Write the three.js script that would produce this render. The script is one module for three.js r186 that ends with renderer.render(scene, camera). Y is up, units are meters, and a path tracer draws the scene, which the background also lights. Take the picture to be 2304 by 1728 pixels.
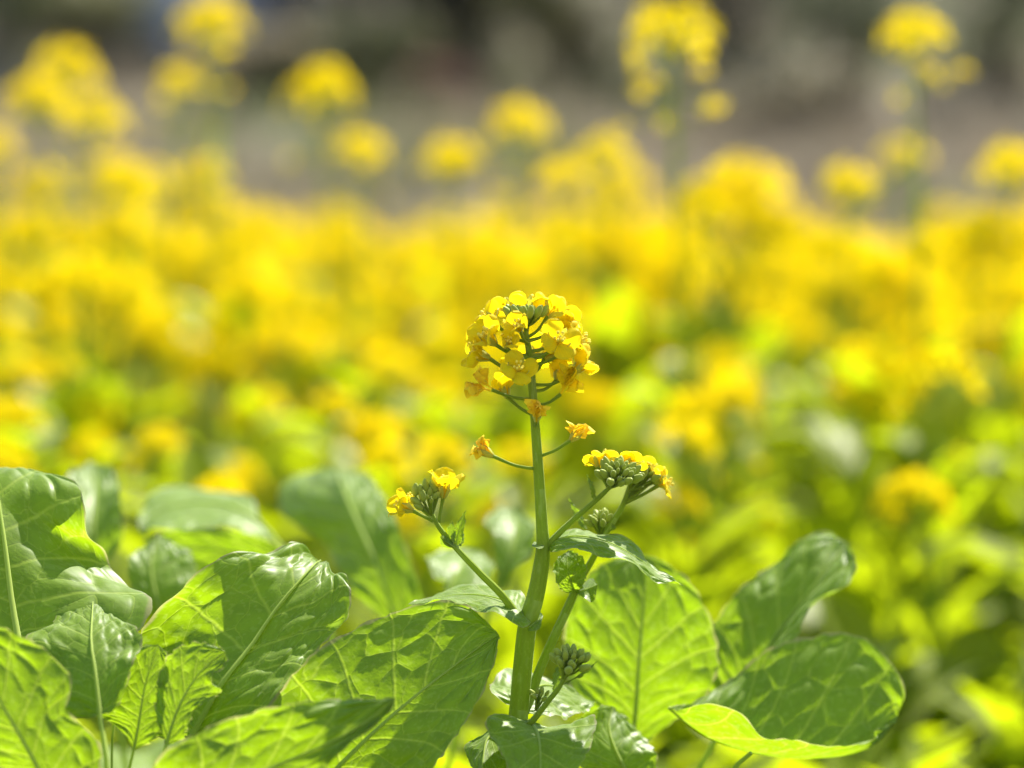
import * as THREE from 'three';
import { mergeGeometries } from 'three/addons/utils/BufferGeometryUtils.js';

// ---------------------------------------------------------------- camera, sky, sun, exposure
const EYE = 0.48, FOCUS = 1.4, FPX = 7000, PITCH = (864 - 440) / FPX;   // metres; focal length in photo pixels
const scene = new THREE.Scene();
const camera = new THREE.PerspectiveCamera(2 * Math.atan(864 / FPX) * 180 / Math.PI, 4 / 3, 0.05, 200);
camera.position.set(0, EYE, 0);
camera.rotation.x = -PITCH;
camera.focus = FOCUS;
camera.userData.fStop = 3.6;
camera.updateMatrixWorld(true);

const SUN = new THREE.Vector3(0.32, 0.78, -0.54).normalize();
{
  const w = 256, h = 128, d = new Float32Array(w * h * 4);
  for (let j = 0; j < h; j++) for (let i = 0; i < w; i++) {
    const e = Math.max(0, (j + 0.5) / h * 180 - 90) / 90, k = Math.pow(1 - e, 3.0), o = (j * w + i) * 4;
    d[o] = 0.34 + 0.62 * k; d[o + 1] = 0.56 + 0.48 * k; d[o + 2] = 0.98 + 0.14 * k; d[o + 3] = 1;
  }
  const sky = new THREE.DataTexture(d, w, h, THREE.RGBAFormat, THREE.FloatType);
  sky.mapping = THREE.EquirectangularReflectionMapping; sky.magFilter = THREE.LinearFilter; sky.needsUpdate = true;
  scene.background = sky; scene.environment = sky;
  scene.backgroundIntensity = 0.38; scene.environmentIntensity = 0.38;
}
const sun = new THREE.DirectionalLight(new THREE.Color(1.0, 0.95, 0.86), 5);
sun.position.copy(SUN).multiplyScalar(30); sun.castShadow = true;
sun.shadow.mapSize.set(2048, 2048); sun.shadow.radius = 1.5;
Object.assign(sun.shadow.camera, { left: -12, right: 12, top: 12, bottom: -12, near: 1, far: 80 });
scene.add(sun); scene.add(sun.target);
const renderer = new THREE.WebGLRenderer({ antialias: true });
renderer.toneMapping = THREE.LinearToneMapping; renderer.toneMappingExposure = 2.7;
renderer.shadowMap.enabled = true;

// ---------------------------------------------------------------- helpers
const V = (x, y, z) => new THREE.Vector3(x, y, z);
function rng(seed) { let a = seed >>> 0; return () => { a = (a + 0x6D2B79F5) | 0; let t = Math.imul(a ^ (a >>> 15), 1 | a); t = (t + Math.imul(t ^ (t >>> 7), 61 | t)) ^ t; return ((t ^ (t >>> 14)) >>> 0) / 4294967296; }; }
const fwd = V(0, -Math.sin(PITCH), -Math.cos(PITCH)), upv = V(0, Math.cos(PITCH), -Math.sin(PITCH));
/** a point of the place read from the photograph: pixel and depth along the view axis in metres */
const at = (px, py, D) => V((px - 1152) / FPX * D, EYE, 0).addScaledVector(fwd, D).addScaledVector(upv, -(py - 864) / FPX * D);
const near = (p) => at(p[0], p[1], FOCUS + (p[2] ?? 0) / 100);          // third entry: centimetres behind the sharp plane
const PX = FOCUS / FPX;                                                  // metres per photo pixel at the sharp plane
const smooth = (a, b, x) => { const t = Math.min(1, Math.max(0, (x - a) / (b - a))); return t * t * (3 - 2 * t); };
const lerp = (a, b, t) => a + (b - a) * t;
function hash2(x, y) { let h = Math.imul(x | 0, 374761393) ^ Math.imul(y | 0, 668265263); h = Math.imul(h ^ (h >>> 13), 1274126177); return ((h ^ (h >>> 16)) >>> 0) / 4294967296; }
function noise2(x, y) { const i = Math.floor(x), j = Math.floor(y), f = x - i, g = y - j, u = f * f * (3 - 2 * f), v = g * g * (3 - 2 * g); return lerp(lerp(hash2(i, j), hash2(i + 1, j), u), lerp(hash2(i, j + 1), hash2(i + 1, j + 1), u), v); }
function fbm(x, y, n = 4) { let s = 0, a = 0.5; for (let k = 0; k < n; k++) { s += a * noise2(x, y); x = x * 2.03 + 17.1; y = y * 2.03 - 9.7; a *= 0.5; } return s; }
const names = {};
const numbered = (n) => { const k = names[n] = (names[n] ?? -1) + 1; return k ? n + '_' + String(k).padStart(3, '0') : n; };
function lit(o) { o.castShadow = true; o.receiveShadow = true; return o; }
function thing(name, label, category, p, group) { const o = new THREE.Group(); o.name = numbered(name); o.userData = { label, category }; if (group) o.userData.group = group; o.position.copy(p); scene.add(o); o.updateMatrixWorld(true); return o; }
function setting(o, name, kind = 'structure', label) { o.name = numbered(name); o.userData = { kind }; if (label) o.userData.label = label; scene.add(lit(o)); return o; }
function part(name, geo, mat, parent) { const m = lit(new THREE.Mesh(geo, mat)); m.name = name; parent.add(m); return m; }
/** geometry given in the world, moved into a thing's own axes */
const into = (geo, p) => geo.translate(-p.x, -p.y, -p.z);
function curve(pts) { return new THREE.CatmullRomCurve3(pts, false, 'centripetal'); }
function tube(pts, radii, seg = 24, sides = 10, ridges = 0, depth = 0) {
  const c = curve(pts), fr = c.computeFrenetFrames(seg), pos = [], uv = [], idx = [], n = radii.length - 1, len = c.getLength();
  for (let i = 0; i <= seg; i++) {
    const t = i / seg, p = c.getPointAt(t), f = (radii.length === pts.length ? c.getUtoTmapping(t) : t) * n, k = Math.min(n - 1, Math.floor(f)), r = lerp(radii[k], radii[k + 1], f - k);
    for (let j = 0; j <= sides; j++) {
      const a = j / sides * Math.PI * 2, rr = r * (1 + (ridges ? depth * Math.cos(a * ridges) : 0)), ca = Math.cos(a) * rr, sa = Math.sin(a) * rr;
      pos.push(p.x + ca * fr.normals[i].x + sa * fr.binormals[i].x, p.y + ca * fr.normals[i].y + sa * fr.binormals[i].y, p.z + ca * fr.normals[i].z + sa * fr.binormals[i].z);
      uv.push(j / sides, t * len * 20);
    }
  }
  for (let i = 0; i < seg; i++) for (let j = 0; j < sides; j++) { const a = i * (sides + 1) + j, b = a + sides + 1; idx.push(a, a + 1, b, b, a + 1, b + 1); }
  for (const e of [0, seg]) { const base = pos.length / 3, p = c.getPointAt(e / seg); pos.push(p.x, p.y, p.z); uv.push(0.5, 0); for (let j = 0; j < sides; j++) { const a = e * (sides + 1) + j; e ? idx.push(base, a, a + 1) : idx.push(base, a + 1, a); } }
  return bufferOf(pos, uv, idx);
}
function bufferOf(pos, uv, idx) {
  const g = new THREE.BufferGeometry();
  g.setAttribute('position', new THREE.Float32BufferAttribute(pos, 3)); g.setAttribute('uv', new THREE.Float32BufferAttribute(uv, 2)); g.setIndex(idx); g.computeVertexNormals(); return g;
}
/** a bent strip or blade: f(u -1..1, t 0..1) -> Vector3 */
function sheet(f, nu, nv) {
  const pos = [], uv = [], idx = [];
  for (let i = 0; i <= nv; i++) for (let j = 0; j <= nu; j++) { const p = f(j / nu * 2 - 1, i / nv); pos.push(p.x, p.y, p.z); uv.push(j / nu, i / nv); }
  for (let i = 0; i < nv; i++) for (let j = 0; j < nu; j++) { const a = i * (nu + 1) + j, b = a + nu + 1; idx.push(a, a + 1, b, b, a + 1, b + 1); }
  return bufferOf(pos, uv, idx);
}
function texture(n, fill, srgb) {
  const d = new Uint8Array(n * n * 4), c = [0, 0, 0];
  for (let j = 0; j < n; j++) for (let i = 0; i < n; i++) {
    fill((i + 0.5) / n, (j + 0.5) / n, c); const o = (j * n + i) * 4;
    for (let k = 0; k < 3; k++) { let x = Math.min(1, Math.max(0, c[k])); if (srgb) x = x <= 0.0031308 ? x * 12.92 : 1.055 * Math.pow(x, 1 / 2.4) - 0.055; d[o + k] = Math.round(x * 255); }
    d[o + 3] = 255;
  }
  const t = new THREE.DataTexture(d, n, n); t.magFilter = THREE.LinearFilter; t.minFilter = THREE.LinearFilter; t.wrapS = t.wrapT = THREE.RepeatWrapping;
  if (srgb) t.colorSpace = THREE.SRGBColorSpace; t.needsUpdate = true; return t;
}

// ---------------------------------------------------------------- what leaves are made of: veins and blisters, shared by the texture and the relief
function venation(seed) {
  const N = 512, vein = new Float32Array(N * N), bulge = new Float32Array(N * N), r = rng(seed), sides = [[], []];
  for (const s of sides) { let v = -0.12 + r() * 0.05; while (v < 1) { s.push(v); v += 0.12 + r() * 0.06; } }
  const cell = (x, y) => {
    const i = Math.floor(x), j = Math.floor(y); let f1 = 9, f2 = 9;
    for (let a = -1; a <= 1; a++) for (let b = -1; b <= 1; b++) { const dx = i + a + 0.15 + 0.7 * hash2(i + a + seed * 7, j + b) - x, dy = j + b + 0.15 + 0.7 * hash2(i + a, j + b + seed * 13) - y, d = Math.sqrt(dx * dx + dy * dy); if (d < f1) { f2 = f1; f1 = d; } else if (d < f2) f2 = d; }
    return f2 - f1;
  };
  for (let j = 0; j < N; j++) for (let i = 0; i < N; i++) {
    const u = (i + 0.5) / N * 2 - 1, v = (j + 0.5) / N, a = Math.abs(u), side = sides[u < 0 ? 0 : 1];
    const wob = 0.03 * (fbm(u * 3 + seed, v * 6) - 0.5), w = v - 0.36 * a + 0.15 * a * a + wob;
    let d = 1; for (const s of side) d = Math.min(d, Math.abs(w - s));
    const sec = 1 - smooth(0.001, 0.005 + 0.008 * (1 - a), d), q = cell(u * 3.4 + wob * 25, w * 8 + wob * 10), q2 = cell(u * 11 + wob * 50, w * 26);
    const mid = 1 - smooth(0, 0.012 + 0.03 * (1 - v), a);
    const net = (1 - smooth(0.01, 0.06, q)) * 0.55, fine = (1 - smooth(0.0, 0.07, q2)) * 0.22;
    vein[j * N + i] = Math.max(mid, sec * 0.95, net, fine);
    bulge[j * N + i] = (1 - Math.pow(1 - Math.min(1, q * 1.5), 2)) * (0.35 + 0.65 * smooth(0, 0.05, d)) * smooth(0.0, 0.2, a) * (0.4 + 0.6 * smooth(0.15, 0.7, a));
  }
  const get = (m, u, v) => { const x = Math.min(N - 1.001, Math.max(0, (u * 0.5 + 0.5) * N - 0.5)), y = Math.min(N - 1.001, Math.max(0, v * N - 0.5)), i = Math.floor(x), j = Math.floor(y), f = x - i, g = y - j; return lerp(lerp(m[j * N + i], m[j * N + i + 1], f), lerp(m[(j + 1) * N + i], m[(j + 1) * N + i + 1], f), g); };
  return { vein: (u, v) => get(vein, u, v), bulge: (u, v) => get(bulge, u, v) };
}
const VEN = [venation(3), venation(11)];
const leafMaps = VEN.map((n, k) => ({
  map: texture(1024, (u, v, c) => {
    const w = n.vein(u * 2 - 1, v), m = 0.8 + 0.4 * fbm(u * 9 + k * 5, v * 14), s = smooth(0.70, 0.74, noise2(u * 60 + k, v * 90)) * 0.12, t = Math.max(0, w) * 0.66, a = Math.abs(u * 2 - 1), dry = smooth(0.965, 0.995, a + 0.05 * (fbm(u * 9 + k, v * 30, 3) - 0.45)) * 0.7, pale = smooth(0.55, 0.7, fbm(u * 5 + k * 3, v * 8 + 4, 3)) * 0.25;
    c[0] = lerp(lerp(0.235 * m, 0.46, t) + s * 0.3 + pale * 0.05, 0.42, dry); c[1] = lerp(lerp(0.370 * m, 0.58, t) + s * 0.3 + pale * 0.07, 0.36, dry); c[2] = lerp(lerp(0.004 * m, 0.05, t) + s * 0.16, 0.17, dry);
  }, true),
  bump: texture(1024, (u, v, c) => { c[0] = c[1] = c[2] = 0.40 + 0.25 * n.bulge(u * 2 - 1, v) + 0.16 * fbm(u * 50, v * 80, 3) - 0.2 * n.vein(u * 2 - 1, v); }),
}));
const leafMat = (k, tint, o = {}) => new THREE.MeshPhysicalMaterial({ map: leafMaps[k].map, bumpMap: leafMaps[k].bump, bumpScale: 0.0012, color: new THREE.Color().setRGB(...tint), side: THREE.DoubleSide, roughness: 1, transmission: 0.65, thickness: 0, specularIntensity: 0.15, clearcoat: 1.0, clearcoatRoughness: 0.44, sheen: 0.1, sheenColor: new THREE.Color(0.7, 0.82, 0.78), sheenRoughness: 0.6, ...o });
const MAT = {
  leafA: leafMat(0, [1, 1, 1]), leafB: leafMat(1, [1, 1, 1]),
  stem: new THREE.MeshPhysicalMaterial({ map: texture(256, (u, v, c) => { const k = 0.86 + 0.22 * fbm(u * 26, v * 1.5, 3) + 0.10 * fbm(u * 5, v * 5, 4), sp = smooth(0.72, 0.78, noise2(u * 40, v * 34)) * 0.35, bl = smooth(0.5, 0.7, fbm(u * 4 + 8, v * 3, 3)) * 0.10; c[0] = 0.30 * k + bl + sp * 0.12; c[1] = 0.41 * k + bl + sp * 0.10; c[2] = 0.018 * k + bl * 0.7 + sp * 0.03; }, true), side: THREE.DoubleSide, roughness: 1, transmission: 0.45, thickness: 0, specularIntensity: 0.3, clearcoat: 0.25, clearcoatRoughness: 0.35, bumpMap: texture(256, (u, v, c) => { c[0] = c[1] = c[2] = 0.5 + 0.3 * Math.sin(u * 60) * noise2(u * 20, v * 3) + 0.2 * fbm(u * 40, v * 12); }), bumpScale: 0.0004 }),
  rib: new THREE.MeshPhysicalMaterial({ color: new THREE.Color().setRGB(0.46, 0.58, 0.09), side: THREE.DoubleSide, specularIntensity: 0.3, roughness: 1, transmission: 0.5, thickness: 0, clearcoat: 0.2, clearcoatRoughness: 0.45 }),
  petal: new THREE.MeshPhysicalMaterial({ side: THREE.DoubleSide, specularIntensity: 0.1, roughness: 1, transmission: 0.58, thickness: 0, clearcoat: 0.25, clearcoatRoughness: 0.5, color: new THREE.Color(1, 1, 1), map: texture(256, (u, v, c) => { const a = Math.abs(u - 0.5) * 2, ray = 0.5 + 0.5 * Math.sin((u - 0.5) * 70 * (0.4 + 0.6 / (0.4 + v)) + 2 * fbm(u * 6, v * 6)), m = 0.94 + 0.06 * ray + 0.08 * (fbm(u * 8, v * 8) - 0.5), claw = 1 - smooth(0.18, 0.42, v); c[0] = 0.90 * m; c[1] = lerp(0.71, 0.66, claw) * m; c[2] = 0.004 + 0.006 * a; }, true) }),
  faded: new THREE.MeshPhysicalMaterial({ side: THREE.DoubleSide, specularIntensity: 0.2, roughness: 1, transmission: 0.4, thickness: 0, clearcoat: 0.3, clearcoatRoughness: 0.5, map: texture(128, (u, v, c) => { const m = 0.75 + 0.5 * fbm(u * 9, v * 9); c[0] = 1.0 * m; c[1] = 0.70 * m; c[2] = 0.02; }, true) }),
  sepal: new THREE.MeshPhysicalMaterial({ side: THREE.DoubleSide, roughness: 1, transmission: 0.4, thickness: 0, color: new THREE.Color().setRGB(0.52, 0.52, 0.04), clearcoat: 0.3, clearcoatRoughness: 0.45 }),
  bud: new THREE.MeshPhysicalMaterial({ side: THREE.DoubleSide, roughness: 1, transmission: 0.2, thickness: 0, color: new THREE.Color().setRGB(0.33, 0.40, 0.03), clearcoat: 0.4, clearcoatRoughness: 0.4 }),
  anther: new THREE.MeshStandardMaterial({ color: new THREE.Color().setRGB(0.92, 0.74, 0.08), roughness: 0.9 }),
};

// ---------------------------------------------------------------- leaf blades lofted between left edge, midrib and right edge
let leafSeed = 1;
function blade(Lp, Mp, Rp, o = {}) {
  const nu = o.nu ?? 56, nv = o.nv ?? 96, sd = leafSeed++, ven = VEN[o.ven ?? 0], m = curve(Mp), l = curve([Mp[0], ...Lp, Mp.at(-1)]), r = curve([Mp[0], ...Rp, Mp.at(-1)]);
  const len = m.getLength(), puck = (o.pucker ?? 1) * Math.min(0.0017, len * 0.013), wav = (o.wave ?? 1) * Math.min(0.0034, len * 0.03), ms = [], ls = [], rs = [];
  for (let i = 0; i <= nv; i++) { const t = i / nv; ms.push(m.getPointAt(t)); ls.push(l.getPointAt(t)); rs.push(r.getPointAt(t)); }
  const base = [];
  const point = (u, i) => {
    const e = u < 0 ? ls[i] : rs[i], a = Math.abs(u), p = ms[i].clone().lerp(e, a);
    return p;
  };
  for (let i = 0; i <= nv; i++) for (let j = 0; j <= nu; j++) base.push(point(j / nu * 2 - 1, i));
  const P = (i, j) => base[Math.min(nv, Math.max(0, i)) * (nu + 1) + Math.min(nu, Math.max(0, j))];
  const pos = [], uv = [], idx = [], n = V(), du = V(), dv = V(), sgn = o.flip ? -1 : 1;
  for (let i = 0; i <= nv; i++) for (let j = 0; j <= nu; j++) {
    const u = j / nu * 2 - 1, t = i / nv, a = Math.abs(u);
    du.subVectors(P(i, j + 2), P(i, j - 2)); dv.subVectors(P(i + 2, j), P(i - 2, j)); n.crossVectors(du, dv);
    if (n.lengthSq() < 1e-16) n.set(0, 1, 0.4); n.normalize(); if (n.dot(V(0, 0.6, 0.8)) < 0) n.negate();
    const ends = smooth(0, 0.06, t) * smooth(0, 0.06, 1 - t), W = fbm(u * 1.6 + sd * 3.7, t * 3.2 + sd, 3) - 0.44;
    let h = puck * (ven.bulge(u, t) - 0.5) * (1 - 0.5 * smooth(0.8, 1, a)) + wav * W * 2.2 * a + wav * 0.75 * a * a * Math.sin(t * 17 + sd * 2 + (u < 0 ? 1.3 : 0) + 3 * noise2(t * 4, sd)) + 0.0004 * (o.pucker ?? 1) * (fbm(u * 9 + sd * 5, t * 15 + sd * 2, 3) - 0.44) * smooth(0, 0.15, a) * Math.min(1, len / 0.08) + (o.cup ?? 0) * (a - a * a) * 4;
    const p = P(i, j).clone().addScaledVector(n, sgn * h * ends);
    const edge = a > 0.999 ? (noise2(t * 46 + sd, u * 9) - 0.5) * (o.ragged ?? 1) * 0.0016 : 0;
    if (edge) p.addScaledVector(du.normalize(), edge);
    pos.push(p.x, p.y, p.z); uv.push(j / nu, t);
  }
  for (let i = 0; i < nv; i++) for (let j = 0; j < nu; j++) { const a = i * (nu + 1) + j, b = a + nu + 1; idx.push(a, a + 1, b, b, a + 1, b + 1); }
  return { geo: bufferOf(pos, uv, idx), mid: ms };
}
/** a leaf of a plant: blade, and below it the midrib running down into the stalk to the root */
function leaf(plant, Lp, Mp, Rp, mat, o = {}) {
  const b = blade(Lp, Mp, Rp, o), P = plant.position, g = part(o.name ?? 'leaf', into(b.geo, P), mat, plant);
  if (o.label) g.userData.label = o.label;
  const r0 = 0.62 * (o.rib ?? 0.0022), pts = [], mid = b.mid.filter((_, i) => i % 12 === 0);
  if (o.stalk) { pts.push(o.root, ...o.stalk); }
  else if (o.root) { const t = mid[0].clone().sub(mid[1]).normalize(), root = o.root, dist = root.distanceTo(mid[0]); pts.push(root, root.clone().lerp(mid[0], 0.45).addScaledVector(t, dist * 0.08), mid[0].clone().addScaledVector(t, Math.min(0.03, dist * 0.12))); }
  const rr = pts.map((_, i) => r0 * (1.5 - 0.15 * i)); if (o.stalk) { part('petiole', into(tube(pts, rr, 24, 6), P), MAT.rib, g); pts.length = rr.length = 0; }
  mid.forEach((p, i) => { pts.push(p); rr.push(r0 * (1 - 0.92 * i / (mid.length - 1))); });
  part('midrib', into(tube(pts, rr, 40, 6), P), MAT.rib, g);
  return g;
}
const px = (list, dz = 0) => list.map((p) => near([p[0], p[1], (p[2] ?? 0) + dz]));
/** a leaf described by where it grows: base, heading, length, width, how it rises and droops */
function freeLeaf(base, yaw, len, wid, rise, droop, roll = 0) {
  const M = [], L = [], R = [], d = V(Math.cos(yaw), 0, Math.sin(yaw)), s = V(-Math.sin(yaw), 0, Math.cos(yaw));
  let p = base.clone(), e = rise; const n = 7;
  for (let i = 0; i <= n; i++) {
    const t = i / n, w = wid * 0.5 * Math.pow(Math.sin(Math.PI * Math.min(1, 0.10 + 0.86 * Math.pow(t, 0.85))), 0.75);
    const sd = s.clone().multiplyScalar(Math.cos(roll)).add(V(0, Math.sin(roll), 0));
    M.push(p.clone());
    if (i > 0 && i < n) { const up = V(-d.x * Math.sin(e), Math.cos(e), -d.z * Math.sin(e)); L.push(p.clone().addScaledVector(sd, -w).addScaledVector(up, w * 0.35)); R.push(p.clone().addScaledVector(sd, w).addScaledVector(up, w * 0.35)); }
    p = p.clone().addScaledVector(V(d.x * Math.cos(e), Math.sin(e), d.z * Math.cos(e)), len / n); e -= droop / n;
  }
  return [L, M, R];
}

// ---------------------------------------------------------------- the setting: soil, bank behind the field
const soil = texture(512, (u, v, c) => { const m = fbm(u * 24, v * 24, 5), g = noise2(u * 190, v * 190); const k = 0.55 + 0.7 * m + 0.25 * (g - 0.5); c[0] = 0.155 * k; c[1] = 0.115 * k; c[2] = 0.075 * k; }, true);
soil.repeat.set(60, 60);
{
  const g = new THREE.PlaneGeometry(240, 240, 1, 1).rotateX(-Math.PI / 2);
  setting(new THREE.Mesh(g, new THREE.MeshStandardMaterial({ map: soil, roughness: 1 })), 'ground');
}
const bankHeight = (x, z) => { const d = -z - 9.5; return d < 0 ? -0.25 : 0.02 + 0.62 * smooth(0, 4.5, d) + 1.5 * smooth(3.5, 11, d) + 1.6 * smooth(10, 24, d) + 0.30 * (fbm(x * 0.7 + 40, z * 0.7, 4) - 0.5) * smooth(0, 3, d) + 0.08 * (fbm(x * 4, z * 4, 3) - 0.5); };
{
  const nx = 160, nz = 90, pos = [], uv = [], idx = [];
  for (let j = 0; j <= nz; j++) for (let i = 0; i <= nx; i++) { const x = -16 + 32 * i / nx, z = -9.3 - 26 * j / nz; pos.push(x, bankHeight(x, z), z); uv.push(x * 0.25, z * 0.25); }
  for (let j = 0; j < nz; j++) for (let i = 0; i < nx; i++) { const a = j * (nx + 1) + i, b = a + nx + 1; idx.push(a, a + 1, b, b, a + 1, b + 1); }
  const dry = texture(512, (u, v, c) => { const m = fbm(u * 16, v * 16, 5), p = smooth(0.42, 0.6, fbm(u * 7 + 9, v * 7, 3)), q = smooth(0.45, 0.62, fbm(u * 5 + 31, v * 5 + 3, 3)), k = 0.40 + 0.56 * m; c[0] = lerp(lerp(0.275, 0.300, p), 0.20, q) * k; c[1] = lerp(lerp(0.232, 0.280, p), 0.23, q) * k; c[2] = lerp(lerp(0.175, 0.155, p), 0.09, q) * k; }, true);
  setting(new THREE.Mesh(bufferOf(pos, uv, idx), new THREE.MeshStandardMaterial({ map: dry, roughness: 1, side: THREE.DoubleSide })), 'terrain_bank');
}
const onBank = (pxx, D) => { const p = at(pxx, 440, D); return V(p.x, bankHeight(p.x, p.z), p.z); };
/** a shrub: short stems and a crown of many leaf-sized faces */
function shrub(label, category, p, w, h, tone, n, seed, leafSize = 0.05, name = 'shrub') {
  const g = thing(name, label, category, p, 'shrubs on the dry bank'), r = rng(seed), stems = [], pos = [], uv = [], idx = [], col = [];
  for (let k = 0; k < 6; k++) { const a = r() * 6.28, e = V(Math.cos(a) * w * 0.28, h * (0.5 + 0.3 * r()), Math.sin(a) * w * 0.28); stems.push(tube([V(0, -0.05, 0), e.clone().multiplyScalar(0.5).add(V(0, 0.05, 0)), e], [0.022, 0.014, 0.006], 6, 5)); }
  part('trunk', mergeGeometries(stems), MAT.bark, g);
  const lobes = []; for (let k = 0; k < 9; k++) { const a = r() * 6.28, d = Math.sqrt(r()) * 0.34 * w; lobes.push([Math.cos(a) * d, h * (0.28 + 0.5 * r()), Math.sin(a) * d, 0.20 * w + 0.1 * w * r(), 0.18 * h + 0.16 * h * r()]); }
  for (let k = 0; k < n; k++) {
    const L = lobes[Math.floor(r() * lobes.length)], a = r() * 6.28, c = r() * 2 - 1, q = Math.sqrt(1 - c * c), rr = 0.45 + 0.6 * Math.sqrt(r());
    const x = L[0] + Math.cos(a) * q * rr * L[3], y = Math.max(0.03, L[1] + c * rr * L[4]), z = L[2] + Math.sin(a) * q * rr * L[3], s = leafSize * (0.6 + 0.8 * r()), b = r() * 6.28, t = (r() - 0.3) * 1.4;
    const d = V(Math.cos(b) * Math.cos(t), Math.sin(t), Math.sin(b) * Math.cos(t)), e = V(-Math.sin(b), 0.5 * (r() - 0.5), Math.cos(b)).multiplyScalar(s * 0.32), o = pos.length / 3, m = 0.7 + 0.6 * r();
    pos.push(x, y, z, x + d.x * s * 0.5 + e.x, y + d.y * s * 0.5 + e.y, z + d.z * s * 0.5 + e.z, x + d.x * s, y + d.y * s, z + d.z * s, x + d.x * s * 0.5 - e.x, y + d.y * s * 0.5 - e.y, z + d.z * s * 0.5 - e.z);
    uv.push(0, 0, 1, 0.5, 0, 1, 0, 0.5); idx.push(o, o + 1, o + 2, o, o + 2, o + 3); for (let i = 0; i < 4; i++) col.push(m, m, m);
  }
  const cg = bufferOf(pos, uv, idx); cg.setAttribute('color', new THREE.Float32BufferAttribute(col, 3));
  part('crown', cg, new THREE.MeshPhysicalMaterial({ color: new THREE.Color().setRGB(...tone), vertexColors: true, side: THREE.DoubleSide, roughness: 1, transmission: 0.2, thickness: 0 }), g);
  return g;
}
MAT.bark = new THREE.MeshStandardMaterial({ color: new THREE.Color().setRGB(0.13, 0.10, 0.075), roughness: 1 });
{
  const OL = [0.20, 0.20, 0.07], DK = [0.028, 0.036, 0.028], TAN = [0.36, 0.31, 0.19], GR = [0.13, 0.17, 0.06], RED = [0.24, 0.13, 0.10];
  const list = [
    [220, 15.6, 0.8, 0.6, OL, 'olive shrub on the bank behind the two touching heads at far left', 'olive'],
    [880, 16.0, 1.35, 0.95, DK, 'low dark evergreen shrub on the bank, left of the picture middle', 'dark'],
    [1080, 15.9, 0.75, 0.85, DK, 'small near-black shrub on the bank beside the wider dark one', 'dark'],
    [850, 15.2, 0.75, 0.42, OL, 'low dull olive shrub in front of the dark evergreen shrub', 'olive'],
    [1010, 14.6, 0.45, 0.22, RED, 'small reddish brown shrub low on the bank near picture middle', 'red'],
    [1270, 15.2, 0.75, 0.75, OL, 'tall greyish olive shrub left of the sharp tall flower head', 'olive'],
    [1630, 15.7, 1.25, 1.0, DK, 'wide near-black shrub right of the tall central flower head', 'dark'],
    [1760, 14.4, 0.9, 0.34, TAN, 'low tan dry shrub below the widest black shrub', 'tan'],
    [1930, 14.9, 0.9, 0.95, GR, 'green shrub on the bank behind the tall head at right', 'green'],
    [2240, 15.0, 0.9, 0.95, GR, 'green shrub on the bank at the far right edge', 'green'],
    [640, 15.3, 0.8, 0.30, TAN, 'low straw coloured shrub below the pale blue grey wall', 'tan'],
    [40, 16.0, 1.0, 0.8, GR, 'grey green shrub on the bank at the far left edge', 'green'],
  ];
  list.forEach(([x, D, w, h, tone, label], k) => shrub(label, 'shrub', onBank(x, D), w, h, tone, tone === DK ? 5200 : 3000, 500 + k, tone === TAN ? 0.06 : 0.05));
  // pale wall high on the bank
  const wp = onBank(500, 16.3), wl = thing('garden_wall', 'short pale blue grey concrete wall high on the bank at left', 'wall', wp);
  const wm = new THREE.MeshStandardMaterial({ roughness: 0.9, map: texture(128, (u, v, c) => { const k = 0.85 + 0.3 * fbm(u * 8, v * 8); c[0] = 0.47 * k; c[1] = 0.50 * k; c[2] = 0.60 * k; }, true) });
  for (let k = 0; k < 3; k++) part('concrete_panel', new THREE.BoxGeometry(0.30, 0.9, 0.10).translate(-0.32 + k * 0.31, 0.35, 0), wm, wl);
  part('coping', new THREE.BoxGeometry(0.96, 0.05, 0.15).translate(-0.01, 0.826, 0), wm, wl);
  // dry grass on the bank
  const tuft = []; const r = rng(77);
  for (let k = 0; k < 9; k++) { const a = r() * 6.28, l = 0.12 + 0.14 * r(), b = 0.03 + 0.05 * r(), c = V(Math.cos(a), 0, Math.sin(a)), s = V(-Math.sin(a), 0, Math.cos(a)).multiplyScalar(0.006); tuft.push(sheet((u, t) => V(c.x * b * t * (1 + t), l * t, c.z * b * t * (1 + t)).addScaledVector(s, u * (1 - t)), 1, 3)); }
  const tg = mergeGeometries(tuft), N = 9000, im = new THREE.InstancedMesh(tg, new THREE.MeshPhysicalMaterial({ color: 0xffffff, side: THREE.DoubleSide, roughness: 1, transmission: 0.25, thickness: 0 }), N), m4 = new THREE.Matrix4(), q = new THREE.Quaternion(), cc = new THREE.Color();
  for (let k = 0; k < N; k++) { const x = -8 + 16 * r(), z = -9.8 - 12 * r() * r() - 3 * r(), s = 0.6 + 0.9 * r(), p = fbm(x * 1.1, z * 1.1, 3); m4.compose(V(x, bankHeight(x, z) - 0.01, z), q.setFromAxisAngle(V(0, 1, 0), r() * 6.28), V(s, s, s)); im.setMatrixAt(k, m4); const f = 0.7 + 0.5 * r(); p > 0.48 ? cc.setRGB(0.19 * f, 0.21 * f, 0.07 * f) : cc.setRGB(0.34 * f, 0.28 * f, 0.19 * f); im.setColorAt(k, cc); }
  setting(im, 'dry_grass', 'stuff', 'dry straw and olive grass covering the bank behind the field');
}

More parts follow.
